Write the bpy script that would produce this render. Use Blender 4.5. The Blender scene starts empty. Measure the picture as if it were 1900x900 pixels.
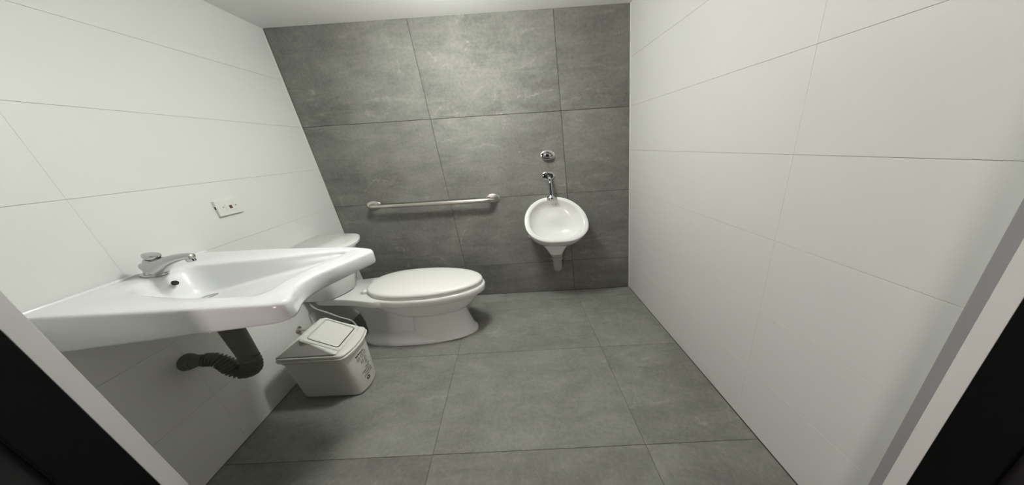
import bpy, bmesh, math, random
from mathutils import Vector, Matrix
R = math.radians
scene = bpy.context.scene
C = scene.collection

# ------------------------------------------------------------------ camera
cam_data = bpy.data.cameras.new('camera')
cam_data.sensor_fit = 'HORIZONTAL'
cam_data.sensor_width = 36.0
cam_data.lens = 36.0 * 478.64 / 1900.0
cam_data.clip_start = 0.01
cam = bpy.data.objects.new('camera', cam_data)
cam.location = (-1.0292, -2.0898, 1.2798)
cam.rotation_euler = (1.2143, 0.0588, -0.0092)
C.objects.link(cam)
scene.camera = cam

# ------------------------------------------------------------------ world, exposure
world = bpy.data.worlds.new('world')
world.use_nodes = True
world.node_tree.nodes['Background'].inputs[0].default_value = (0.9, 0.93, 1.0, 1)
world.node_tree.nodes['Background'].inputs[1].default_value = 0.02
scene.world = world
scene.view_settings.view_transform = 'Standard'
scene.view_settings.look = 'None'
scene.view_settings.gamma = 1.0
scene.view_settings.use_curve_mapping = False
scene.view_settings.exposure = 0.0

# ------------------------------------------------------------------ ceiling lamp's light
LAMP = (-0.70, -0.80)                       # plan position of the round ceiling lamp
LAMP_GLOW = 111.0
HALL_POWER = 11.0

# ------------------------------------------------------------------ the room's plan
# Room plan: x runs along the tiled back wall from the right-hand corner (x=0)
# to the left wall (x=-WID), y is depth (0 at the back wall, negative towards
# the doorway), z is height.  The room is wide (WIDE per plan unit) and its
# side walls and fittings stand a little out of plumb (LEAN), as measured.
WID, HGT, DEP = 1.5143, 2.1013, 1.68
WIDE, LEAN = 1.5922, -0.093
def S(p):
    return Vector((WIDE * p[0] + LEAN * p[2], p[1], p[2]))

# ------------------------------------------------------------------ materials
def mat(name, col, rough=0.5, metal=0.0, coat=0.0, bump=0.0, bscale=60.0, spec=0.5):
    m = bpy.data.materials.new(name); m.use_nodes = True
    nt = m.node_tree; b = nt.nodes['Principled BSDF']
    b.inputs['Base Color'].default_value = (*col, 1)
    b.inputs['Roughness'].default_value = rough
    b.inputs['Metallic'].default_value = metal
    b.inputs['Coat Weight'].default_value = coat
    b.inputs['Coat Roughness'].default_value = 0.05
    b.inputs['Specular IOR Level'].default_value = spec
    tc = nt.nodes.new('ShaderNodeTexCoord')
    n = nt.nodes.new('ShaderNodeTexNoise'); n.inputs['Scale'].default_value = bscale
    n.inputs['Detail'].default_value = 4
    nt.links.new(tc.outputs['Object'], n.inputs['Vector'])
    mr = nt.nodes.new('ShaderNodeMapRange')
    mr.inputs['To Min'].default_value = max(0.0, rough - 0.04); mr.inputs['To Max'].default_value = rough + 0.04
    nt.links.new(n.outputs['Fac'], mr.inputs['Value']); nt.links.new(mr.outputs['Result'], b.inputs['Roughness'])
    if bump:
        bp = nt.nodes.new('ShaderNodeBump'); bp.inputs['Strength'].default_value = bump
        bp.inputs['Distance'].default_value = 0.002
        nt.links.new(n.outputs['Fac'], bp.inputs['Height']); nt.links.new(bp.outputs['Normal'], b.inputs['Normal'])
    return m

def slate_mat(name, dark, light, vein):
    """grey stoneware: cloudy mottling, fine horizontal brushing, a few pale veins; every tile differs"""
    m = bpy.data.materials.new(name); m.use_nodes = True
    nt = m.node_tree; N = nt.nodes.new; L = nt.links.new
    b = nt.nodes['Principled BSDF']
    tc = N('ShaderNodeTexCoord'); oi = N('ShaderNodeObjectInfo')
    mul = N('ShaderNodeVectorMath'); mul.operation = 'SCALE'
    comb = N('ShaderNodeCombineXYZ')
    L(oi.outputs['Random'], comb.inputs[0]); L(oi.outputs['Random'], comb.inputs[1]); L(oi.outputs['Random'], comb.inputs[2])
    mul.inputs['Scale'].default_value = 37.0; L(comb.outputs[0], mul.inputs[0])
    add = N('ShaderNodeVectorMath'); add.operation = 'ADD'
    L(tc.outputs['Object'], add.inputs[0]); L(mul.outputs[0], add.inputs[1])
    def noise(scale, detail, rough=0.6, dist=0.0, stretch=None):
        src = add.outputs[0]
        if stretch:
            mp = N('ShaderNodeMapping'); mp.inputs['Scale'].default_value = stretch
            L(src, mp.inputs['Vector']); src = mp.outputs[0]
        n = N('ShaderNodeTexNoise'); n.inputs['Scale'].default_value = scale
        n.inputs['Detail'].default_value = detail; n.inputs['Roughness'].default_value = rough
        n.inputs['Distortion'].default_value = dist
        L(src, n.inputs['Vector']); return n.outputs['Fac']
    def mix(f, a, c, w):
        mx = N('ShaderNodeMix'); mx.data_type = 'FLOAT'; mx.inputs['Factor'].default_value = w
        L(a, mx.inputs[2]); L(c, mx.inputs[3]); return mx.outputs[0]
    clouds = noise(2.3, 6, 0.62, 0.5)
    brush = noise(6.0, 8, 0.7, 0.8, (0.55, 1.6, 2.2))
    fine = noise(55.0, 5, 0.7)
    h = mix(None, clouds, brush, 0.45)
    h2 = mix(None, h, fine, 0.27)
    ramp = N('ShaderNodeValToRGB')
    ramp.color_ramp.elements[0].position = 0.38; ramp.color_ramp.elements[0].color = (*dark, 1)
    ramp.color_ramp.elements[1].position = 0.63; ramp.color_ramp.elements[1].color = (*light, 1)
    L(h2, ramp.inputs[0])
    # pale veins: thin band of a distorted noise
    v = noise(1.3, 5, 0.55, 1.2)
    sb = N('ShaderNodeMath'); sb.operation = 'SUBTRACT'; L(v, sb.inputs[0]); sb.inputs[1].default_value = 0.5
    ab = N('ShaderNodeMath'); ab.operation = 'ABSOLUTE'; L(sb.outputs[0], ab.inputs[0])
    mr = N('ShaderNodeMapRange'); mr.inputs['From Min'].default_value = 0.0; mr.inputs['From Max'].default_value = 0.012
    mr.inputs['To Min'].default_value = 1.0; mr.inputs['To Max'].default_value = 0.0; L(ab.outputs[0], mr.inputs['Value'])
    gate = N('ShaderNodeMath'); gate.operation = 'MULTIPLY'; L(mr.outputs[0], gate.inputs[0])
    g2 = N('ShaderNodeMapRange'); g2.inputs['From Min'].default_value = 0.5; g2.inputs['From Max'].default_value = 0.62
    L(brush, g2.inputs['Value']); L(g2.outputs[0], gate.inputs[1])
    sc = N('ShaderNodeMath'); sc.operation = 'MULTIPLY'; L(gate.outputs[0], sc.inputs[0]); sc.inputs[1].default_value = 0.5
    mc = N('ShaderNodeMix'); mc.data_type = 'RGBA'; L(sc.outputs[0], mc.inputs['Factor'])
    L(ramp.outputs[0], mc.inputs[6]); mc.inputs[7].default_value = (*vein, 1)
    # small tone shift tile by tile
    hs = N('ShaderNodeHueSaturation'); tv = N('ShaderNodeMapRange')
    tv.inputs['To Min'].default_value = 0.94; tv.inputs['To Max'].default_value = 1.06
    L(oi.outputs['Random'], tv.inputs['Value']); L(tv.outputs[0], hs.inputs['Value']); L(mc.outputs[2], hs.inputs['Color'])
    L(hs.outputs[0], b.inputs['Base Color'])
    b.inputs['Roughness'].default_value = 0.85; b.inputs['Specular IOR Level'].default_value = 0.15
    bp = N('ShaderNodeBump'); bp.inputs['Strength'].default_value = 0.25; bp.inputs['Distance'].default_value = 0.003
    L(h2, bp.inputs['Height']); L(bp.outputs[0], b.inputs['Normal'])
    return m

M = {}
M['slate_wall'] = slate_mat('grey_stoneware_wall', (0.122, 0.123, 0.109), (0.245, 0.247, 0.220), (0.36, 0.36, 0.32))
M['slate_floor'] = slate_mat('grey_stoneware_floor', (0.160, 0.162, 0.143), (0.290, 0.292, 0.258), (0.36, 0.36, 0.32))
M['white_tile'] = mat('white_satin_tile', (0.74, 0.745, 0.71), 0.45, bump=0.12, bscale=320.0, spec=0.4)
M['grout_dark'] = mat('dark_grout', (0.035, 0.035, 0.03), 0.9)
M['grout_light'] = mat('light_grout', (0.50, 0.50, 0.47), 0.9)
M['grout_floor'] = mat('grey_floor_grout', (0.07, 0.07, 0.062), 0.9)
M['ceiling'] = mat('white_ceiling_paint', (0.88, 0.88, 0.855), 0.8, bump=0.05, bscale=150)
M['trim_white'] = mat('white_corner_bead', (0.80, 0.80, 0.76), 0.4)
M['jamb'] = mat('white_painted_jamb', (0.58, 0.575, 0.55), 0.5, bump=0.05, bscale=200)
M['jamb_lit'] = mat('white_painted_jamb_lit', (0.74, 0.73, 0.70), 0.5, bump=0.05, bscale=200)  # same jamb paint, with the brighter light on the right edge put into its colour
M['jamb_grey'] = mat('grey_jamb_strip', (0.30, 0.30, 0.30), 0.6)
M['black'] = mat('black_frame_paint', (0.004, 0.004, 0.004), 0.85, spec=0.1)
M['hall'] = mat('dark_hall_paint', (0.004, 0.004, 0.004), 0.9)
M['porcelain'] = mat('white_vitreous_china', (0.80, 0.81, 0.78), 0.14, coat=0.3)
M['porcelain_sink'] = mat('white_basin_china', (0.84, 0.85, 0.85), 0.10, coat=0.4)
M['plastic'] = mat('white_gloss_plastic', (0.87, 0.87, 0.82), 0.22)
M['bin_plastic'] = mat('white_bin_plastic', (0.76, 0.76, 0.70), 0.32)
M['plate'] = mat('white_outlet_plastic', (0.74, 0.75, 0.70), 0.35)
M['chrome'] = mat('polished_chrome', (0.50, 0.50, 0.51), 0.08, metal=1.0)
M['steel'] = mat('brushed_steel', (0.62, 0.60, 0.55), 0.30, metal=1.0)
M['pvc'] = mat('dark_grey_pipe', (0.115, 0.115, 0.098), 0.5)
M['pvc_pale'] = mat('pale_grey_pipe', (0.30, 0.30, 0.27), 0.4)
M['dark'] = mat('dark_opening', (0.008, 0.008, 0.008), 0.6)
M['copper'] = mat('reddish_brown_contact', (0.10, 0.03, 0.02), 0.5)
M['ink'] = mat('black_print', (0.02, 0.02, 0.02), 0.6)
M['ink_faint'] = mat('faint_grey_print', (0.22, 0.22, 0.20), 0.6)
M['hose'] = mat('white_braided_hose', (0.45, 0.45, 0.41), 0.45, bump=0.3, bscale=400)
def emis(name, col, s):
    m = bpy.data.materials.new(name); m.use_nodes = True
    b = m.node_tree.nodes['Principled BSDF']
    b.inputs['Emission Color'].default_value = (*col, 1); b.inputs['Emission Strength'].default_value = s
    return m
M['lamp'] = emis('lamp_globe', (0.995, 1.0, 0.975), LAMP_GLOW)

# ------------------------------------------------------------------ helpers
def tag(o, label=None, cat=None, group=None, kind=None):
    if label: o['label'] = label
    if cat: o['category'] = cat
    if group: o['group'] = group
    if kind: o['kind'] = kind
    return o

def root(name, base, label, cat, group=None):
    o = bpy.data.objects.new(name, None); C.objects.link(o)
    o.empty_display_size = 0.05
    o.location = S(base)
    return tag(o, label, cat, group)

def world_loc(o):
    v = Vector((0, 0, 0))
    while o: v = v + o.location; o = o.parent
    return v

def obj(name, geo, m, parent=None, origin=None, smooth=None, bevel=0, sub=0, segs=2):
    """geo = (verts, faces) in plan coordinates -> one mesh object"""
    verts, faces = geo
    me = bpy.data.meshes.new(name)
    pl = world_loc(parent) if parent else Vector((0, 0, 0))
    loc = (S(origin) - pl) if origin is not None else (Vector((0, 0, 0)) if parent else S(verts[0]) * 0)
    org = pl + loc
    me.from_pydata([tuple(S(v) - org) for v in verts], [], faces)
    bm = bmesh.new(); bm.from_mesh(me)
    bmesh.ops.remove_doubles(bm, verts=bm.verts, dist=1e-5)
    bmesh.ops.recalc_face_normals(bm, faces=bm.faces)
    bm.to_mesh(me); bm.free()
    me.materials.append(m)
    o = bpy.data.objects.new(name, me); C.objects.link(o)
    o.parent = parent; o.location = loc
    if smooth is not None:
        for p in me.polygons: p.use_smooth = True
        me.set_sharp_from_angle(angle=R(smooth))
    if bevel:
        b = o.modifiers.new('bevel', 'BEVEL'); b.width = bevel; b.segments = segs; b.limit_method = 'ANGLE'; b.angle_limit = R(40)
    if sub:
        s = o.modifiers.new('sub', 'SUBSURF'); s.levels = sub; s.render_levels = sub
    return o

def box(x0, x1, y0, y1, z0, z1):
    v = [(x, y, z) for z in (z0, z1) for y in (y0, y1) for x in (x0, x1)]
    f = [(0, 2, 3, 1), (4, 5, 7, 6), (0, 1, 5, 4), (2, 6, 7, 3), (0, 4, 6, 2), (1, 3, 7, 5)]
    return v, f

def join(*geos):
    V, F = [], []
    for v, f in geos:
        n = len(V); V += list(v); F += [tuple(i + n for i in q) for q in f]
    return V, F

def loft(rings, cap0=True, cap1=True, closed=True):
    V, F = [], []; n = len(rings[0])
    for r in rings: V += [tuple(p) for p in r]
    for k in range(len(rings) - 1):
        for i in range(n if closed else n - 1):
            j = (i + 1) % n
            F.append((k * n + i, k * n + j, (k + 1) * n + j, (k + 1) * n + i))
    if cap0: F.append(tuple(reversed(range(n))))
    if cap1: F.append(tuple((len(rings) - 1) * n + i for i in range(n)))
    return V, F

def fanloft(rings, c0=None, c1=None):
    """loft whose ends close on a single centre point"""
    V, F = loft(rings, False, False); n = len(rings[0])
    if c0 is not None:
        V.append(c0); k = len(V) - 1
        F += [(k, (i + 1) % n, i) for i in range(n)]
    if c1 is not None:
        V.append(c1); k = len(V) - 1; b = (len(rings) - 1) * n
        F += [(k, b + i, b + (i + 1) % n) for i in range(n)]
    return V, F

def tube(path, rad, n=16, caps=True):
    path = [Vector(p) for p in path]
    if not isinstance(rad, (list, tuple)): rad = [rad] * len(path)
    t0 = (path[1] - path[0]).normalized()
    u = t0.orthogonal().normalized(); rings = []
    for k, p in enumerate(path):
        a = path[max(0, k - 1)]; b = path[min(len(path) - 1, k + 1)]
        t = (b - a).normalized()
        u = (u - t * u.dot(t)).normalized(); w = t.cross(u)
        rings.append([p + (u * math.cos(2 * math.pi * i / n) + w * math.sin(2 * math.pi * i / n)) * rad[k] for i in range(n)])
    return loft(rings, caps, caps)

def lathe(o, axis, prof, n=32):
    """prof = [(distance along axis, radius)]"""
    o = Vector(o); t = Vector(axis).normalized(); u = t.orthogonal().normalized(); w = t.cross(u)
    rings = [[o + t * d + (u * math.cos(2 * math.pi * i / n) + w * math.sin(2 * math.pi * i / n)) * max(r, 1e-4) for i in range(n)] for d, r in prof]
    return loft(rings, True, True)

def smooth_path(pts, n=8):
    """Catmull-Rom through the points"""
    P = [Vector(p) for p in pts]; P = [P[0] * 2 - P[1]] + P + [P[-1] * 2 - P[-2]]; out = []
    for k in range(1, len(P) - 2):
        for i in range(n):
            t = i / n; a, b, c, d = P[k - 1], P[k], P[k + 1], P[k + 2]
            out.append(0.5 * ((2 * b) + (c - a) * t + (2 * a - 5 * b + 4 * c - d) * t * t + (3 * b - a - 3 * c + d) * t ** 3))
    out.append(P[-2]); return out

def rpoly(pts, rads, n=7):
    """polygon with rounded corners (2-D)"""
    out = []; m = len(pts)
    for k in range(m):
        p = Vector(pts[k]); a = Vector(pts[k - 1]); b = Vector(pts[(k + 1) % m])
        r = rads[k] if isinstance(rads, (list, tuple)) else rads
        da = (a - p); db = (b - p)
        r = min(r, da.length * 0.49, db.length * 0.49)
        s = p + da.normalized() * r; e = p + db.normalized() * r
        for i in range(n):
            t = i / (n - 1); out.append(s * (1 - t) ** 2 + p * 2 * t * (1 - t) + e * t * t)
    return out

def radial(poly, c, n):
    """polygon resampled at n equal angles about c"""
    c = Vector(c); out = []; m = len(poly)
    for i in range(n):
        a = 2 * math.pi * i / n; d = Vector((math.cos(a), math.sin(a))); best = None
        for k in range(m):
            p = poly[k] - c; q = poly[(k + 1) % m] - c; e = q - p
            den = d.x * e.y - d.y * e.x
            if abs(den) < 1e-12: continue
            t = (p.x * e.y - p.y * e.x) / den; s = (p.x * d.y - p.y * d.x) / den
            if t > 0 and -1e-6 <= s <= 1 + 1e-6 and (best is None or t > best): best = t
        out.append(c + d * best)
    return out

def segg(cx, cy, rb, rf, hw, nb=2.6, nf=2.0, n=48, flat=None):
    """egg outline: rear radius rb (towards -x), front radius rf (towards +x), half width hw"""
    out = []
    for i in range(n):
        a = 2 * math.pi * i / n; c, s = math.cos(a), math.sin(a)
        e = 2.0 / (nf if c >= 0 else nb); r = rf if c >= 0 else rb
        x = cx + math.copysign(abs(c) ** e, c) * r; y = cy + math.copysign(abs(s) ** e, s) * hw
        if flat is not None: x = max(x, flat)
        out.append((x, y))
    return out

# ------------------------------------------------------------------ setting: walls, floor and ceiling with their tiles
random.seed(4)
T = 0.008                                       # tile thickness
_tile_mesh = {}
def tile(parent, m, lo, hi, axis, bev=0.0008):
    """one slab tile as its own object; alike slabs share a mesh"""
    lo = Vector(lo); hi = Vector(hi); c = (lo + hi) / 2; d = hi - lo
    key = (m.name, axis) + tuple(round(x, 4) for x in d)
    if key not in _tile_mesh:
        v, f = box(*sum(([-q / 2, q / 2] for q in d), []))
        me = bpy.data.meshes.new('tile')
        me.from_pydata([tuple(S(p)) for p in v], [], f)
        bm = bmesh.new(); bm.from_mesh(me); bmesh.ops.recalc_face_normals(bm, faces=bm.faces)
        bmesh.ops.bevel(bm, geom=bm.edges[:], offset=bev, segments=1, affect='EDGES', profile=0.5)
        bm.to_mesh(me); bm.free(); me.materials.append(m)
        _tile_mesh[key] = me
    o = bpy.data.objects.new('tile', _tile_mesh[key]); C.objects.link(o)
    o.parent = parent; o.location = S(c) - world_loc(parent)
    return o

Z0 = 0.3013
zrows = [0.0, Z0, Z0 + 0.6, Z0 + 1.2, HGT]
xcols = [-WID, -WID + 0.6, -WID + 1.2, 0.0]
g = 0.0014                                      # half joint
wall_back = obj('wall_back', box(-WID - 0.12, 0.12, T - 0.0025, 0.12, -0.02, HGT + 0.05), M['grout_dark'])
tag(wall_back, 'back wall of large grey stone look tiles behind urinal and grab bar', kind='structure')
for i in range(3):
    for j in range(4):
        x0 = xcols[i] + (0.0078 if i == 0 else g * 0.65); x1 = xcols[i + 1] - (0.003 if i == 2 else g * 0.65)
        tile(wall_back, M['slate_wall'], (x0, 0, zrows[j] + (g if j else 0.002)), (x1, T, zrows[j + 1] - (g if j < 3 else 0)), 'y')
# the narrow cut strip in the left corner
for j in range(4):
    tile(wall_back, M['slate_wall'], (-WID + 0.0030, 0.0012, zrows[j] + 0.001), (-WID + 0.0062, T, zrows[j + 1] - 0.001), 'y')

hw = 0.0004
zw = [0.0] + [Z0 + 0.3 * k for k in range(7)]
yj = [0.0, -1.215, -DEP]
for side in ('left', 'right'):
    s = -1 if side == 'left' else 1
    X = -WID if side == 'left' else 0.0
    xs = sorted((X + s * (T - 0.0012), X + s * 0.12))
    w = obj('wall_' + side, box(xs[0], xs[1], -DEP - 0.02, 0.02, -0.02, HGT + 0.05), M['grout_light'])
    tag(w, {'left': 'left wall of long white satin tiles behind the wash basin', 'right': 'right wall of long white satin tiles, bare'}[side], kind='structure')
    for a in range(2):
        for j in range(7):
            xx = sorted((X, X + s * T))
            tile(w, M['white_tile'], (xx[0], yj[a + 1] + 0.0001, zw[j] + (hw if j else 0.002)), (xx[1], yj[a] - 0.0001, zw[j + 1] - hw), 'x', 0.0005)

floor = obj('floor', box(-WID - 2.5, 2.5, -4.2, 0.12, -0.10, -T + 0.005), M['grout_floor'])
tag(floor, 'floor of large grey stone look tiles', kind='structure')
yrow = [0.0, -0.13, -0.73, -1.33, -1.93]
for i in range(3):
    for j in range(4):
        gg = 0.0008
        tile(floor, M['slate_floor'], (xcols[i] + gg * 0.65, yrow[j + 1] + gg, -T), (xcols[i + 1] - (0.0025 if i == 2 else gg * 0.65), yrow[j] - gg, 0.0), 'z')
ceiling = obj('ceiling', box(-WID - 0.12, 0.12, -DEP - 0.02, 0.12, HGT, HGT + 0.1), M['ceiling'])
tag(ceiling, 'plain white painted ceiling', kind='structure')

# front wall round the doorway, seen edge on
XL, XR = -1.16, -0.06
YA, YB = -1.681, -1.801                          # inner and outer plane of the doorway
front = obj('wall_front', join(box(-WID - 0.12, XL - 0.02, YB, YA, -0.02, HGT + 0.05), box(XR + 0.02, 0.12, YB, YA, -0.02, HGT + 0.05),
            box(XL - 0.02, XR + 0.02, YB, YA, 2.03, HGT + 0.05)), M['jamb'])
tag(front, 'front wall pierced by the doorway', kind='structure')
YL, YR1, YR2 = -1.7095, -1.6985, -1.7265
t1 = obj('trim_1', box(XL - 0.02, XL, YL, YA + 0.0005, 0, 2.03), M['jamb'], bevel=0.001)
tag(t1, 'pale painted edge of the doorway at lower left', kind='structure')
t2 = obj('trim_2', box(XR, XR + 0.02, YR2, YR1, 0, 2.03), M['jamb_lit'], bevel=0.001)
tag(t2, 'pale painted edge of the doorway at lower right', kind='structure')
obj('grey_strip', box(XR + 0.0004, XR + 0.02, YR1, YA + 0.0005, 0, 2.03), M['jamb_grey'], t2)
t3 = obj('trim_3', box(XL - 0.02, XL + 0.0005, YB + 0.016, YL, 0, 2.03), M['black'], bevel=0.002)
tag(t3, 'black door frame edge at the lower left corner', kind='structure')
t4 = obj('trim_4', box(XR - 0.0005, XR + 0.02, YB, YR2, 0, 2.03), M['black'], bevel=0.002)
tag(t4, 'black door frame edge at the lower right corner', kind='structure')
hall = obj('wall_hall', join(box(-WID - 2.5, XL - 0.004, YB - 0.05, YB + 0.0155, -0.02, HGT + 0.05), box(XR + 0.004, 2.5, YB - 0.05, YB - 0.0005, -0.02, HGT + 0.05)), M['hall'])
tag(hall, 'unlit outer face of the wall beside the doorway', kind='structure')

# thin white beads closing the corners beside the grey wall
bead = 0.0045
t5 = obj('trim_5', box(-WID - 0.001, -WID + 0.0026, -bead, 0.004, 0, HGT), M['trim_white'])
tag(t5, 'thin white bead in the left corner of the grey wall', kind='structure')
t6 = obj('trim_6', box(-0.0022, 0.001, -bead, 0.004, 0, HGT), M['trim_white'])
tag(t6, 'thin white bead in the right corner of the grey wall', kind='structure')

# ------------------------------------------------------------------ ceiling lamp (overhead, the room's only light)
lamp = root('ceiling_light', (LAMP[0], LAMP[1], HGT), 'round glowing white globe lamp on the ceiling above the middle of the room', 'lamp')
obj('ceiling_rose', lathe((LAMP[0], LAMP[1], HGT), (0, 0, -1), [(0, 0.055), (0.012, 0.053), (0.022, 0.040), (0.08, 0.034)]), M['plastic'], lamp, smooth=40)
gr_, gh_ = 0.092, 0.056
obj('globe', lathe((LAMP[0], LAMP[1], HGT - 0.065), (0, 0, -1), [(gh_ * (1 - math.cos(math.pi * k / 14)), gr_ * math.sin(math.pi * k / 14)) for k in range(2, 15)], 28), M['lamp'], lamp, smooth=60)

# ------------------------------------------------------------------ wash basin on the left wall
BX, BY = -1.25, -1.205
N = 160
sink = root('wash_basin', (-WID, BY, 0.77), 'white china wall hung wash basin with trapezoid bowl and concave front', 'sink')
out = rpoly([(-1.5135, -1.462), (-1.30, -1.463), (-1.004, -1.462), (-1.046, -1.35), (-1.044, -1.27), (-1.012, -1.18), (-0.975, -1.04), (-1.06, -0.992), (-1.30, -0.955), (-1.5135, -0.948)],
            [0.004, 0.05, 0.058, 0.10, 0.06, 0.06, 0.03, 0.05, 0.12, 0.004])
out = radial(out, (BX, BY), N)
rim = radial(rpoly([(-1.445, -1.305), (-1.435, -1.125), (-1.37, -1.105), (-1.045, -1.045), (-1.082, -1.20), (-1.095, -1.29), (-1.088, -1.400), (-1.30, -1.375)], [0.06, 0.03, 0.08, 0.03, 0.1, 0.1, 0.04, 0.15]), (BX, BY), N)
flo = radial(rpoly([(-1.405, -1.285), (-1.405, -1.145), (-1.085, -1.075), (-1.118, -1.22), (-1.125, -1.365)], [0.05, 0.04, 0.03, 0.1, 0.05]), (BX, BY), N)
c2 = Vector((BX, BY))
def sc(ps, k): return [c2 + (p - c2) * k for p in ps]
def ins(ps, d): return [p - (p - c2).normalized() * d for p in ps]
def zb(x): return 0.772 + min(1, max(0, (x + 1.47) / 0.46)) * 0.064
def zf(x): return 0.782 + min(1, max(0, (x + 1.41) / 0.33)) * 0.092
def ring(ps, fz): return [(max(p.x, -1.5135), p.y, fz(p.x) if callable(fz) else fz) for p in ps]
ZT = 0.9
rings = [ring(sc(flo, 0.30), lambda x: 0.758), ring(sc(flo, 0.9), lambda x: zf(x) - 0.018), ring(ins(out, 0.05), lambda x: max(zb(x) + 0.012, 0.0)),
         ring(ins(out, 0.022), lambda x: zb(x) + 0.001), ring(ins(out, 0.012), lambda x: zb(x)), ring(ins(out, 0.004), lambda x: zb(x) + 0.004), ring(ins(out, 0.001), lambda x: zb(x) + 0.012),
         ring(out, ZT - 0.014), ring(ins(out, 0.001), ZT - 0.008), ring(ins(out, 0.004), ZT - 0.003), ring(ins(out, 0.010), ZT), ring(ins(out, 0.016), ZT)]
mid = [(a * 0.5 + b * 0.5) for a, b in zip(ins(out, 0.016), ins(rim, -0.014))]
rings += [ring(mid, ZT - 0.0005), ring(ins(rim, -0.012), ZT - 0.001), ring(ins(rim, -0.005), ZT - 0.003), ring(rim, ZT - 0.008), ring(ins(rim, 0.003), ZT - 0.014)]
for t in (0.25, 0.5, 0.75):
    rings.append([((a.x * (1 - t) + b.x * t), (a.y * (1 - t) + b.y * t), (ZT - 0.014) * (1 - t) + (zf(b.x) + 0.012) * t) for a, b in zip(ins(rim, 0.003), ins(flo, -0.003))])
rings += [ring(ins(flo, -0.002), lambda x: zf(x) + 0.008), ring(ins(flo, 0.003), lambda x: zf(x) + 0.003), ring(ins(flo, 0.012), lambda x: zf(x)), ring(sc(flo, 0.5), lambda x: zf(x) - 0.001)]
obj('basin', fanloft(rings, (BX, BY, 0.755), (BX, BY, zf(BX) - 0.002)), M['porcelain_sink'], sink, smooth=55)
obj('back_lip', box(-1.5135, -1.503, -1.46, -0.95, 0.895, 0.908), M['porcelain_sink'], sink, bevel=0.003)
obj('overflow_hole', lathe((-1.421, -1.205, 0.866), (1, 0, 0.12), [(0, 0.0092), (0.004, 0.0092), (0.006, 0.0075)], 20), M['dark'], sink, smooth=40)
obj('drain_ring', lathe((-1.372, -1.195, zf(-1.372) - 0.004), (-0.27, 0, 1), [(0, 0.026), (0.004, 0.026), (0.0055, 0.022), (0.004, 0.019), (0.0035, 0.002)], 28), M['chrome'], sink, smooth=40)

# faucet
fa = root('faucet', (-1.462, -1.19, 0.902), 'chrome push button tap on the back ledge of the basin', 'faucet')
fx, fy, fz = -1.462, -1.19, 0.9005
axv = Vector((0.36, 0, 1)).normalized(); pu = Vector((1, 0, -0.36)).normalized()
def lean_stack(prof, n=32):
    """round body whose axis leans forward over the basin; it starts level on its plate (tilt 0) and turns square to the axis"""
    out_ = []
    for d, r_, k in prof:
        c_ = Vector((fx - 0.010, fy, fz)) + axv * d
        u_ = Vector((1, 0, 0)).lerp(pu, k).normalized()
        out_.append([c_ + u_ * r_ * math.cos(2 * math.pi * q / n) + Vector((0, 1, 0)) * r_ * math.sin(2 * math.pi * q / n) for q in range(n)])
    return loft(out_)
obj('base_plate', loft([[(fx - 0.008 + x, fy + y, fz + z) for x, y in segg(0, 0, 0.029 * k, 0.036 * k, 0.026 * k, 2, 2, 32)] for z, k in ((0, 1), (0.004, 1), (0.0065, 0.93))]), M['chrome'], fa, smooth=45)
obj('body', lean_stack([(0.0070, 0.0195, 0), (0.012, 0.0185, 0.15), (0.045, 0.0180, 0.8), (0.061, 0.0175, 1), (0.065, 0.0155, 1)]), M['chrome'], fa, smooth=45)
obj('push_button', lean_stack([(0.0655, 0.0125, 1), (0.069, 0.015, 1), (0.075, 0.0182, 1), (0.083, 0.0190, 1), (0.087, 0.0178, 1), (0.088, 0.0150, 1)]), M['chrome'], fa, smooth=45)
obj('collar', lathe((fx + 0.028, fy, fz + 0.066), (1, 0, 0.1), [(0, 0.004), (0.006, 0.004), (0.008, 0.003)], 14), M['dark'], fa, smooth=45)
sp = smooth_path([(fx + 0.006, fy, fz + 0.026), (fx + 0.022, fy, fz + 0.036), (fx + 0.045, fy, fz + 0.050), (fx + 0.075, fy, fz + 0.062), (fx + 0.098, fy, fz + 0.066), (fx + 0.110, fy, fz + 0.064)], 6)
n_ = len(sp)
rr = []
for k, p in enumerate(sp):
    t = k / (n_ - 1); w = 0.019 * (1 - t) ** 1.5 + 0.0125; h = 0.022 * (1 - t) ** 1.6 + 0.0095
    a = sp[max(0, k - 1)]; b = sp[min(n_ - 1, k + 1)]; d = (b - a).normalized(); up = Vector((-d.z, 0, d.x))
    rr.append([p + Vector((0, 1, 0)) * math.copysign(abs(math.cos(q)) ** 0.8, math.cos(q)) * w + up * math.copysign(abs(math.sin(q)) ** 0.8, math.sin(q)) * h for q in [2 * math.pi * i / 24 for i in range(24)]])
obj('spout', loft(rr), M['chrome'], fa, smooth=50)
obj('aerator', lathe((fx + 0.101, fy, fz + 0.062), (0.15, 0, -1), [(0, 0.0105), (0.016, 0.0105), (0.018, 0.009), (0.015, 0.008), (0.015, 0.001)], 20), M['chrome'], fa, smooth=45)
obj('spout_cap', lathe((fx + 0.1085, fy, fz + 0.0645), (1, 0, 0.1), [(0, 0.0095), (0.003, 0.0095), (0.0045, 0.006)], 20), M['steel'], fa, smooth=45)

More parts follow.
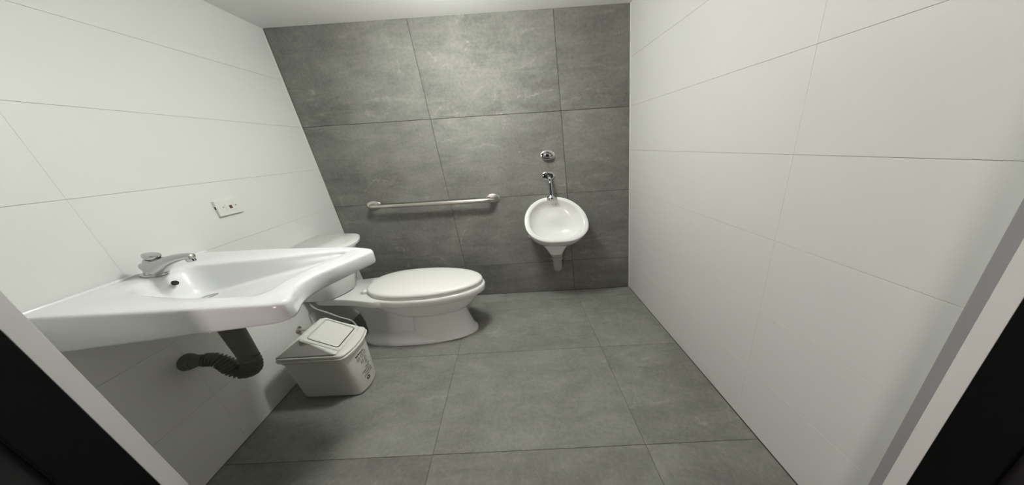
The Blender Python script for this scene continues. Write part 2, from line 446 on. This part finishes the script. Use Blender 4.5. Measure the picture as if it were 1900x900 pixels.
# basin waste: tail pipe, ribbed trap, wall sleeve
tr = root('drain_trap', (-1.514, -1.215, 0.50), 'dark grey flexible drain pipe with ribbed bend under the basin', 'pipe')
px_ = -1.352
tail = [(px_, -1.21, 0.752), (px_, -1.21, 0.70), (px_, -1.21, 0.60), (px_, -1.21, 0.515)]
obj('tail_pipe', tube(tail, [0.031, 0.031, 0.029, 0.027], 24), M['pvc'], tr, smooth=50)
bend = smooth_path([(px_, -1.21, 0.53), (px_ - 0.002, -1.211, 0.475), (px_ - 0.016, -1.212, 0.435), (px_ - 0.040, -1.214, 0.422), (px_ - 0.060, -1.216, 0.443), (px_ - 0.070, -1.217, 0.478), (px_ - 0.088, -1.218, 0.500), (px_ - 0.112, -1.22, 0.504)], 14)
obj('ribbed_bend', tube(bend, [0.0245 + 0.0032 * (1 if (k // 2) % 2 else -1) for k in range(len(bend))], 24), M['pvc'], tr, smooth=60)
obj('wall_pipe', tube([(px_ - 0.105, -1.22, 0.504), (px_ - 0.13, -1.221, 0.503), (-1.5135, -1.222, 0.50)], [0.0225, 0.024, 0.026], 24), M['pvc'], tr, smooth=50)
obj('wall_sleeve', lathe((-1.5138, -1.222, 0.50), (1, 0, 0), [(0, 0.035), (0.006, 0.034), (0.014, 0.029), (0.02, 0.027)], 28), M['pvc'], tr, smooth=50)
obj('clamp_screw', lathe((px_ + 0.026, -1.225, 0.745), (0, 0, -1), [(0, 0.009), (0.02, 0.009), (0.024, 0.005)], 12), M['pvc'], tr, smooth=50)

# ------------------------------------------------------------------ toilet
TY = -0.462
to = root('toilet', (-1.15, TY, 0), 'white china toilet with closed lid and tank against the left wall', 'toilet')
def tring(x0, x1, hw_, z, nb=3.0, nf=2.2, c=0.42, n=56):
    cx = x0 + (x1 - x0) * c
    return [(x, y, z) for x, y in segg(cx, TY, cx - x0, x1 - cx, hw_, nb, nf, n)]
obj('foot_rim', loft([tring(-1.375, -0.845, 0.158, 0.0), tring(-1.375, -0.845, 0.158, 0.014), tring(-1.37, -0.851, 0.152, 0.022), tring(-1.36, -0.865, 0.132, 0.04), tring(-1.35, -0.90, 0.09, 0.055)]), M['porcelain'], to, smooth=60)
obj('pedestal', loft([tring(-1.15, -0.853, 0.146, 0.015, 2.6, 2.1, 0.5), tring(-1.145, -0.858, 0.140, 0.035, 2.6, 2.1, 0.5), tring(-1.14, -0.866, 0.128, 0.08, 2.6, 2.1, 0.5), tring(-1.135, -0.874, 0.118, 0.13, 2.6, 2.1, 0.5), tring(-1.13, -0.880, 0.114, 0.18, 2.6, 2.1, 0.5), tring(-1.13, -0.879, 0.118, 0.22, 2.6, 2.1, 0.5), tring(-1.13, -0.870, 0.125, 0.26, 2.6, 2.1, 0.5), tring(-1.13, -0.87, 0.12, 0.30, 2.6, 2.1, 0.5)]), M['porcelain'], to, smooth=60)
obj('trapway', loft([tring(-1.365, -1.0, 0.085, 0.02, 3.5, 2, 0.5), tring(-1.36, -1.0, 0.074, 0.06, 3.5, 2, 0.5), tring(-1.36, -1.0, 0.066, 0.14, 3.5, 2, 0.5), tring(-1.37, -1.0, 0.066, 0.22, 3.5, 2, 0.5), tring(-1.40, -1.0, 0.085, 0.30, 3.5, 2, 0.5), tring(-1.43, -1.0, 0.105, 0.345, 3.5, 2, 0.5), tring(-1.43, -1.0, 0.10, 0.37, 3.5, 2, 0.5)]), M['porcelain'], to, smooth=60)
bowl = [tring(-1.20, -0.90, 0.085, 0.190, 2, 2, 0.5), tring(-1.24, -0.868, 0.125, 0.210, 2, 2, 0.5), tring(-1.275, -0.840, 0.150, 0.245, 2, 2, 0.5), tring(-1.30, -0.818, 0.168, 0.285, 2.1, 2, 0.5), tring(-1.32, -0.802, 0.179, 0.318, 2.2, 2, 0.5),
        tring(-1.325, -0.795, 0.184, 0.334, 2.2, 2, 0.5), tring(-1.335, -0.778, 0.199, 0.339, 2.2, 2, 0.5), tring(-1.335, -0.772, 0.205, 0.346, 2.2, 2, 0.5), tring(-1.335, -0.769, 0.208, 0.380, 2.2, 2, 0.5), tring(-1.333, -0.772, 0.205, 0.389, 2.2, 2, 0.5), tring(-1.325, -0.780, 0.197, 0.392, 2.2, 2, 0.5)]
obj('bowl', loft(bowl), M['porcelain'], to, smooth=60)
deck = rpoly([(-1.50, TY - 0.118), (-1.36, TY - 0.138), (-1.19, TY - 0.205), (-1.12, TY - 0.12), (-1.12, TY + 0.12), (-1.19, TY + 0.205), (-1.36, TY + 0.138), (-1.50, TY + 0.118)], [0.03, 0.08, 0.07, 0.05, 0.05, 0.07, 0.08, 0.03])
dk = lambda k, z: [(-1.33 + (p.x + 1.33) * k, TY + (p.y - TY) * k, z) for p in deck]
obj('deck', loft([dk(0.72, 0.31), dk(0.90, 0.336), dk(0.985, 0.342), dk(1.0, 0.350), dk(1.0, 0.384), dk(0.99, 0.391), dk(0.97, 0.393)]), M['porcelain'], to, smooth=60)
# seat and lid
def eg(k, z, dx=0.0): return [(x + dx, y, z) for x, y in segg(-1.055, TY, 0.225 * k, 0.278 * k, 0.201 * k, 2.35, 2.0, 64)]
obj('seat', loft([eg(0.96, 0.392), eg(0.985, 0.395), eg(0.985, 0.403), eg(0.96, 0.406)]), M['plastic'], to, smooth=60)
obj('lid', fanloft([eg(0.955, 0.4065), eg(0.99, 0.408), eg(1.0, 0.412), eg(1.0, 0.420), eg(0.992, 0.426), eg(0.975, 0.431), eg(0.94, 0.4355), eg(0.85, 0.440), eg(0.6, 0.4435), eg(0.3, 0.445)], (-1.055, TY, 0.4065), (-1.055, TY, 0.4455)), M['plastic'], to, smooth=60)
for s in (-1, 1):
    obj('hinge', join(lathe((-1.285, TY + s * 0.075 - 0.016, 0.408), (0, 1, 0), [(0, 0.008), (0.001, 0.009), (0.031, 0.009), (0.032, 0.008)], 14), box(-1.297, -1.262, TY + s * 0.075 - 0.013, TY + s * 0.075 + 0.013, 0.391, 0.409)), M['plastic'], to, smooth=40, bevel=0.002)
# tank tapering downwards with a bowed front
def tankring(hwd, front, bow, z, r=0.035):
    f = front
    pts = [(-1.5125, TY - hwd), (f - bow, TY - hwd), (f - bow * 0.25, TY - hwd * 0.45), (f, TY), (f - bow * 0.25, TY + hwd * 0.45), (f - bow, TY + hwd), (-1.5125, TY + hwd)]
    return [(p.x, p.y, z) for p in rpoly(pts, [0.006, r, 0.06, 0.06, 0.06, r, 0.006])]
obj('tank', loft([tankring(0.155, -1.365, 0.045, 0.394), tankring(0.162, -1.355, 0.05, 0.402), tankring(0.172, -1.335, 0.055, 0.50), tankring(0.182, -1.305, 0.055, 0.64), tankring(0.187, -1.290, 0.055, 0.722)]), M['porcelain'], to, smooth=50)
obj('tank_lid', loft([tankring(0.188, -1.285, 0.055, 0.7225), tankring(0.196, -1.272, 0.055, 0.727), tankring(0.197, -1.270, 0.055, 0.742), tankring(0.192, -1.277, 0.055, 0.750), tankring(0.18, -1.292, 0.055, 0.754)]), M['porcelain'], to, smooth=50)
for s in (-1, 1):
    obj('bolt_cap', lathe((-1.12, TY + s * 0.128, 0.020), (0, 0, 1), [(0, 0.014), (0.012, 0.013), (0.018, 0.009), (0.02, 0.004)], 16), M['porcelain'], to, smooth=60)

# water supply: stop valve on the wall and hose up to the tank
vy, vz = -0.735, 0.27
va = root('stop_valve', (-WID, vy, vz), 'small metal stop valve on the left wall behind the bin', 'valve')
obj('escutcheon', lathe((-WID + 0.0005, vy, vz), (1, 0, 0), [(0, 0.022), (0.003, 0.022), (0.007, 0.012)], 22), M['steel'], va, smooth=45)
obj('valve_body', lathe((-WID + 0.004, vy, vz), (1, 0, 0), [(0, 0.009), (0.028, 0.009), (0.029, 0.012), (0.042, 0.012), (0.043, 0.008)], 18), M['steel'], va, smooth=45)
obj('handle', loft([[(x, y, z) for x, y in segg(-WID + 0.036, vy - 0.0, 0.013, 0.013, 0.02, 2, 2, 20)] for z in (vz - 0.03, vz - 0.022)]), M['steel'], va, smooth=45)
hs = smooth_path([(-1.495, -0.60, 0.391), (-1.490, -0.615, 0.375), (-1.466, -0.640, 0.360), (-1.413, -0.66, 0.336), (-1.373, -0.66, 0.298), (-1.325, -0.66, 0.255), (-1.32, -0.67, 0.18), (-1.36, -0.69, 0.11), (-1.43, -0.72, 0.10), (-1.472, -0.735, 0.16), (-1.478, -0.735, 0.235)], 8)
obj('supply_hose', tube(hs, 0.0045, 12), M['hose'], to, smooth=60)

# ------------------------------------------------------------------ waste bin with swing lid
bi = root('waste_bin', (-1.33, -0.915, 0), 'white plastic swing lid waste bin with black print, on the floor below the basin', 'bin')
def bring(x0, x1, y0, y1, z, bow=0.018, r=0.022):
    ym = (y0 + y1) / 2; q = (y1 - y0) * 0.25
    pts = [(x0, y0), (x1 - bow, y0), (x1 - bow * 0.25, ym - q), (x1, ym), (x1 - bow * 0.25, ym + q), (x1 - bow, y1), (x0, y1)]
    return [(p.x, p.y, z) for p in rpoly(pts, [r, 0.022, 0.05, 0.05, 0.05, 0.022, r])]
def bl(t):
    a = (-1.432, -1.212, -1.006, -0.826); b = (-1.434, -1.206, -1.026, -0.800)
    return [p + (q - p) * t for p, q in zip(a, b)]
def bw(z, e=0.0): x0, x1, y0, y1 = bl(z / 0.30); return bring(x0 - e, x1 + e, y0 - e, y1 + e, z)
obj('bucket', loft([bw(0.0, -0.006), bw(0.004, -0.001), bw(0.010), bw(0.24), bw(0.262), bw(0.264, 0.003), bw(0.272, 0.003), bw(0.274), bw(0.284)]), M['bin_plastic'], bi, smooth=45)
obj('foot_line', loft([bw(0.0085, 0.0008), bw(0.0115, 0.0008)]), M['ink_faint'], bi)
lidp = obj('lid', None or loft([bw(0.282, 0.002), bw(0.284, 0.010), bw(0.293, 0.011), bw(0.297, 0.003), bw(0.301, 0.003), bw(0.305, 0.008), bw(0.312, 0.006), bw(0.316, -0.004), bw(0.317, -0.010)]), M['bin_plastic'], bi, smooth=50)
# roof of the lid: long ridge, steep left slope, flap on the right slope
xr, zr = -1.345, 0.406
x0, x1, y0, y1 = -1.439, -1.232, -1.031, -0.797
ye0, ye1 = -0.998, -0.818
rv = [(x0, y0, 0.314), (x1, y0, 0.320), (x1, y1, 0.320), (x0, y1, 0.314), (xr - 0.006, ye0, zr), (xr + 0.006, ye0, zr), (xr + 0.006, ye1, zr), (xr - 0.006, ye1, zr)]
rf = [(0, 1, 5, 4), (1, 2, 6, 5), (2, 3, 7, 6), (3, 0, 4, 7), (4, 5, 6, 7), (0, 3, 2, 1)]
obj('lid_hood', (rv, rf), M['bin_plastic'], bi, bevel=0.007, segs=3, smooth=40)
# swing flap, proud of the right slope, with a raised frame round it
A = Vector((xr + 0.006, 0, zr)); B = Vector((x1, 0, 0.322)); dv = (B - A); ln = dv.length; dv.normalize(); nv = Vector((-dv.z, 0, dv.x))
def slope(u, y, h): q = A + dv * (u * ln) + nv * h; return (q.x, y, q.z)
def quad(u0, u1, ya, yb, h, r=0.012):
    P = rpoly([(u0, ya), (u1, ya), (u1, yb), (u0, yb)], 0.0, 2)
    out_ = []
    for p in rpoly([(u0 * ln, ya), (u1 * ln, ya), (u1 * ln, yb), (u0 * ln, yb)], r, 5): out_.append(slope(p.x / ln, p.y, h))
    return out_
obj('flap', loft([quad(0.10, 0.90, -0.985, -0.832, -0.004), quad(0.10, 0.90, -0.985, -0.832, 0.0035), quad(0.13, 0.87, -0.981, -0.836, 0.0055), quad(0.22, 0.80, -0.970, -0.848, 0.0055), quad(0.26, 0.76, -0.965, -0.853, 0.0025)]), M['bin_plastic'], bi, smooth=45)
obj('flap_gap', loft([quad(0.092, 0.922, -0.9862, -0.8285, -0.003), quad(0.092, 0.922, -0.9862, -0.8285, 0.0008)]), M['dark'], bi)
fr = loft([quad(0.06, 0.94, -0.991, -0.826, -0.003), quad(0.06, 0.94, -0.991, -0.826, 0.004), quad(0.0, 1.0, -1.003, -0.816, 0.003), quad(-0.02, 1.03, -1.008, -0.812, -0.004)], False, False)
obj('flap_frame', fr, M['bin_plastic'], bi, smooth=45)
# black print on the bin's front: a heading, two rows of symbols, lines of small type, a round recycling mark
def pface(u, v):
    """u across (0 near .. 1 far), v height -> point just proud of the bowed front"""
    X0, X1, Y0, Y1 = bl(v / 0.30); y = Y0 + (Y1 - Y0) * u
    k = abs(2 * u - 1); bow = 0.018 * (0.25 * (k / 0.5) if k < 0.5 else 0.25 + 0.75 * (k - 0.5) / 0.5)
    return Vector((X1 - bow + 0.0012, y, v))
def pbar(u0, u1, v0, v1):
    pts = []
    n = 3
    top = [pface(u0 + (u1 - u0) * i / n, v1) for i in range(n + 1)]; bot = [pface(u0 + (u1 - u0) * i / n, v0) for i in range(n + 1)]
    V = [tuple(p) for p in top + bot]; F = [(i, i + 1, n + 2 + i, n + 1 + i) for i in range(n)]
    return V, F
pr = []
def glyphs(u0, u1, v, h, w):
    u = u0
    while u < u1:
        ww = w * random.uniform(0.5, 1.1)
        pr.append(pbar(u, min(u + ww, u1), v + random.uniform(0, h * 0.35), v + h * random.uniform(0.7, 1))); u += ww + w * 0.35
glyphs(0.26, 0.58, 0.228, 0.013, 0.045)
glyphs(0.42, 0.68, 0.130, 0.008, 0.028)
glyphs(0.26, 0.62, 0.114, 0.008, 0.028)
glyphs(0.34, 0.66, 0.098, 0.008, 0.028)
glyphs(0.30, 0.46, 0.082, 0.008, 0.028)
glyphs(0.52, 0.66, 0.082, 0.008, 0.028)
sm_ = obj('small_print', join(*pr), M['ink'], bi); tag(sm_, kind='stuff')
pr = []
# recycling mark: thick broken ring
for a0 in (0.4, 2.5, 4.6):
    for k in range(6):
        a, b_ = a0 + k * 0.28, a0 + (k + 1) * 0.28
        q = []
        for aa, r_ in ((a, 0.0125), (b_, 0.0125), (b_, 0.0045), (a, 0.0045)):
            q.append(tuple(pface(0.40 + r_ * math.cos(aa) / 0.19, 0.062 + r_ * math.sin(aa))))
        pr.append((q, [(0, 1, 2, 3)]))
mk_ = obj('recycling_mark', join(*pr), M['ink'], bi); tag(mk_, kind='stuff')
pr = []
for u, v in ((0.27, 0.200), (0.41, 0.203), (0.55, 0.205), (0.36, 0.172), (0.50, 0.174), (0.48, 0.148)):
    w_, h_, t_ = 0.09, 0.018, 0.003
    pr += [pbar(u, u + w_, v, v + t_), pbar(u, u + w_, v + h_ - t_, v + h_), pbar(u, u + 0.016, v, v + h_), pbar(u + w_ - 0.016, u + w_, v, v + h_)]
sy_ = obj('symbols', join(*pr), M['ink_faint'], bi); tag(sy_, kind='stuff')

# ------------------------------------------------------------------ outlet on the left wall
oy0, oy1, oz0, oz1 = -0.817, -0.694, 1.035, 1.111
ou = root('wall_outlet', (-WID, -0.755, oz0), 'white rectangular wall socket plate above the basin', 'outlet')
oc = (oy0 + oy1) / 2; ozc = (oz0 + oz1) / 2
obj('cover_plate', loft([[(-WID + d, oc + sy * (0.0615 - e), ozc + sz * (0.038 - e)) for sy, sz in ((-1, -1), (1, -1), (1, 1), (-1, 1))] for d, e in ((0.0003, 0), (0.007, 0), (0.0085, 0.0015))]), M['plate'], ou, smooth=30)
xo = -WID + 0.0086
obj('socket_face', box(xo - 0.001, xo + 0.0012, oc - 0.02, oc + 0.02, ozc - 0.016, ozc + 0.016), M['plate'], ou, bevel=0.0006)
obj('socket_hole', box(xo, xo + 0.0018, oc - 0.004, oc + 0.010, ozc - 0.008, ozc + 0.008), M['copper'], ou)
for dy, dz in ((-0.030, 0.004), (0.032, 0.004), (-0.012, -0.011), (0.018, 0.014)):
    obj('screw', lathe((xo - 0.0005, oc + dy, ozc + dz), (1, 0, 0), [(0, 0.0032), (0.0012, 0.0032), (0.0016, 0.002)], 12), M['jamb_grey'], ou, smooth=40)
obj('side_notch', box(-WID + 0.002, -WID + 0.006, oy0 - 0.0006, oy0 + 0.002, ozc - 0.002, ozc + 0.012), M['dark'], ou)

# ------------------------------------------------------------------ grab bar on the back wall
gb = root('grab_bar', (-1.01, 0, 0.898), 'straight brushed steel grab bar on the grey back wall above the toilet', 'grab bar')
gx0, gx1, gz, gd = -1.302, -0.695, 0.897, 0.072
pth = smooth_path([(gx0, -0.002, gz), (gx0, -0.035, gz), (gx0 + 0.008, -0.060, gz), (gx0 + 0.028, -gd, gz), (gx0 + 0.06, -gd - 0.001, gz)], 6)
pth2 = [Vector((gx1 + gx0 - p.x, p.y, p.z)) for p in reversed(pth)]
obj('rail', tube(pth + pth2, 0.0165, 20), M['steel'], gb, smooth=60)
for gx in (gx0, gx1):
    obj('flange', lathe((gx, -0.0005, gz), (0, -1, 0), [(0, 0.037), (0.006, 0.0365), (0.010, 0.033), (0.012, 0.026), (0.012, 0.017)], 32), M['steel'], gb, smooth=40)

# ------------------------------------------------------------------ urinal
ux = -0.402
ur = root('urinal', (ux, 0, 0.45), 'small white china wall urinal with open rounded bowl', 'urinal')
NU = 72
rimP = [(-0.055, 0.875), (-0.105, 0.862)]
def uout(k, wx, n=NU):
    """rounded-triangular outline in (u across, v along rim 0..1) : wide lower third, lip at the bottom"""
    o_ = []
    for i in range(n):
        a = 2 * math.pi * i / n; s_, c_ = math.sin(a), math.cos(a)          # c_=1 top, -1 bottom
        w_ = math.copysign(abs(s_) ** (0.88 if c_ > 0 else 0.74), s_) * (0.5 * wx) * (1.0 - 0.13 * c_ - 0.10 * max(0, -c_) ** 3)
        v_ = math.copysign(abs(c_) ** 0.93, c_)
        o_.append((w_ * k, v_ * k))
    return o_
Pt, Pb = Vector((0, -0.060, 0.888)), Vector((0, -0.300, 0.592))             # top and bottom of the rim
def rimpt(u, v, bulge=0.0):
    t = (1 - v) / 2; p = Pt.lerp(Pb, t)
    nrm = Vector((0, -0.777, 0.63))
    b = bulge * (1 - v * v)
    return Vector((ux + u, p.y, p.z)) + nrm * b
def wallpt(u, v): return Vector((ux + u, -0.0006, 0.675 + v * 0.205))
oo = uout(1.0, 0.300); ow = uout(1.0, 0.275)
def blend(t, k, drop=0.0, bul=0.0):
    r_ = []
    for (u, v), (u2, v2) in zip(oo, ow):
        a = rimpt(u * k, v * k, bul * 0); b = wallpt(u2, v2)
        p = a.lerp(b, t)
        low = max(0, -v); p.z -= drop * low ** 1.2
        p.y = min(p.y, -0.0006)
        r_.append(p)
    return r_
nrm = Vector((0, -0.777, 0.63))
def off(ps, d): return [p + nrm * d for p in ps]
def inner(k, depth, lift=0.0):
    r_ = []
    for u, v in oo:
        p = rimpt(u * k, v * k)
        fall = depth * (0.55 + 0.45 * (1 - v) / 2)
        p = p + Vector((0, 0.45 * (1 + v) / 2 * 0, 0)) - nrm * fall
        p.y = min(p.y, -0.02)
        r_.append(p)
    return r_
rings = [blend(1.0, 1.0), blend(0.85, 1.0, 0.012), blend(0.6, 1.0, 0.030), blend(0.38, 1.0, 0.034), blend(0.2, 1.0, 0.026), blend(0.09, 1.0, 0.013), blend(0.03, 1.0, 0.004),
         off(blend(0.0, 1.0), 0.0015), off(blend(0, 0.985), 0.005), off(blend(0, 0.96), 0.007), off(blend(0, 0.90), 0.007), off(blend(0, 0.865), 0.005), off(blend(0, 0.845), 0.0), inner(0.83, 0.012), inner(0.80, 0.035), inner(0.73, 0.07), inner(0.60, 0.10), inner(0.40, 0.12), inner(0.2, 0.128)]
obj('bowl', fanloft(rings, (ux, -0.0006, 0.675), tuple(rimpt(0, 0) - nrm * 0.1)), M['porcelain'], ur, smooth=70)
obj('funnel', loft([[(ux - 0.010 + x, -0.135 + y, z) for x, y in segg(0, 0, a, a, b, 2.2, 2.2, 40)] for z, a, b in ((0.60, 0.13, 0.12), (0.565, 0.105, 0.11), (0.54, 0.080, 0.092), (0.518, 0.063, 0.076), (0.507, 0.060, 0.072), (0.500, 0.056, 0.068), (0.475, 0.046, 0.054), (0.45, 0.037, 0.042), (0.436, 0.033, 0.036))]), M['porcelain'], ur, smooth=60)
obj('water_slots', join(*[box(ux - 0.036 + k * 0.016, ux - 0.028 + k * 0.016, -0.0795, -0.0765, 0.832, 0.836) for k in range(5)]), M['jamb_grey'], ur)
dp = obj('drain_pipe', lathe((ux - 0.008, -0.135, 0.432), (0, 0, -1), [(0, 0.026), (0.03, 0.026), (0.031, 0.029), (0.045, 0.029), (0.046, 0.024), (0.08, 0.022), (0.12, 0.022)], 24), M['pvc_pale'], ur, smooth=45)
obj('drain_elbow', tube(smooth_path([(ux - 0.008, -0.135, 0.315), (ux - 0.008, -0.130, 0.297), (ux - 0.008, -0.110, 0.284), (ux - 0.008, -0.05, 0.282), (ux - 0.008, -0.001, 0.282)], 6), 0.0215, 20), M['pvc_pale'], dp, smooth=50)
obj('drain_nut', lathe((ux - 0.008, -0.135, 0.428), (0, 0, -1), [(0, 0.030), (0.012, 0.030), (0.014, 0.026)], 8), M['steel'], dp, smooth=30)

# flush pipe and push valve
fp = root('flush_pipe', (ux, 0, 1.047), 'bent chrome pipe between wall rosette and the top of the urinal', 'pipe')
obj('rosette', lathe((ux, -0.0005, 1.047), (0, -1, 0), [(0, 0.034), (0.004, 0.0335), (0.009, 0.028), (0.011, 0.019), (0.009, 0.016)], 32), M['chrome'], fp, smooth=40)
obj('rosette_gap', lathe((ux, -0.009, 1.047), (0, -1, 0), [(0, 0.016), (0.001, 0.016)], 20), M['dark'], fp)
obj('bent_tube', tube(smooth_path([(ux, -0.004, 1.047), (ux, -0.04, 1.047), (ux, -0.068, 1.040), (ux, -0.078, 1.018), (ux, -0.080, 0.97), (ux, -0.082, 0.905)], 8), 0.0085, 16), M['chrome'], fp, smooth=60)
obj('spud_cap', lathe((ux, -0.083, 0.882), (0, 0, 1), [(0, 0.025), (0.008, 0.024), (0.016, 0.018), (0.022, 0.011), (0.026, 0.010)], 28), M['chrome'], fp, smooth=50)
fv = root('flush_button', (ux + 0.004, 0, 1.20), 'round chrome flush push valve on the grey wall above the urinal', 'flush valve')
vx, vz_ = -0.399, 1.201
obj('rosette', lathe((vx + 0.004, -0.0005, vz_ - 0.001), (0, -1, 0), [(0, 0.036), (0.003, 0.0355), (0.006, 0.030)], 32), M['steel'], fv, smooth=40)
obj('barrel', lathe((vx, -0.004, vz_), (0, -1, 0), [(0, 0.028), (0.022, 0.0285), (0.028, 0.027), (0.030, 0.022), (0.028, 0.019)], 32), M['chrome'], fv, smooth=40)
obj('push_knob', lathe((vx, -0.030, vz_), (0, -1, 0), [(0, 0.0185), (0.006, 0.018), (0.010, 0.014), (0.0115, 0.007)], 28), M['chrome'], fv, smooth=50)

# ------------------------------------------------------------------ hall lamp outside the doorway (dim, behind the camera)
hl = bpy.data.lights.new('hall_light', 'AREA'); hl.size = 0.5; hl.energy = HALL_POWER; hl.color = (1.0, 0.87, 0.84)
h = bpy.data.objects.new('hall_light', hl); C.objects.link(h)
h.location = S((-1.05, -3.1, 0.95)); h.rotation_euler = (R(86), 0, R(-38))
bpy.context.view_layer.update()
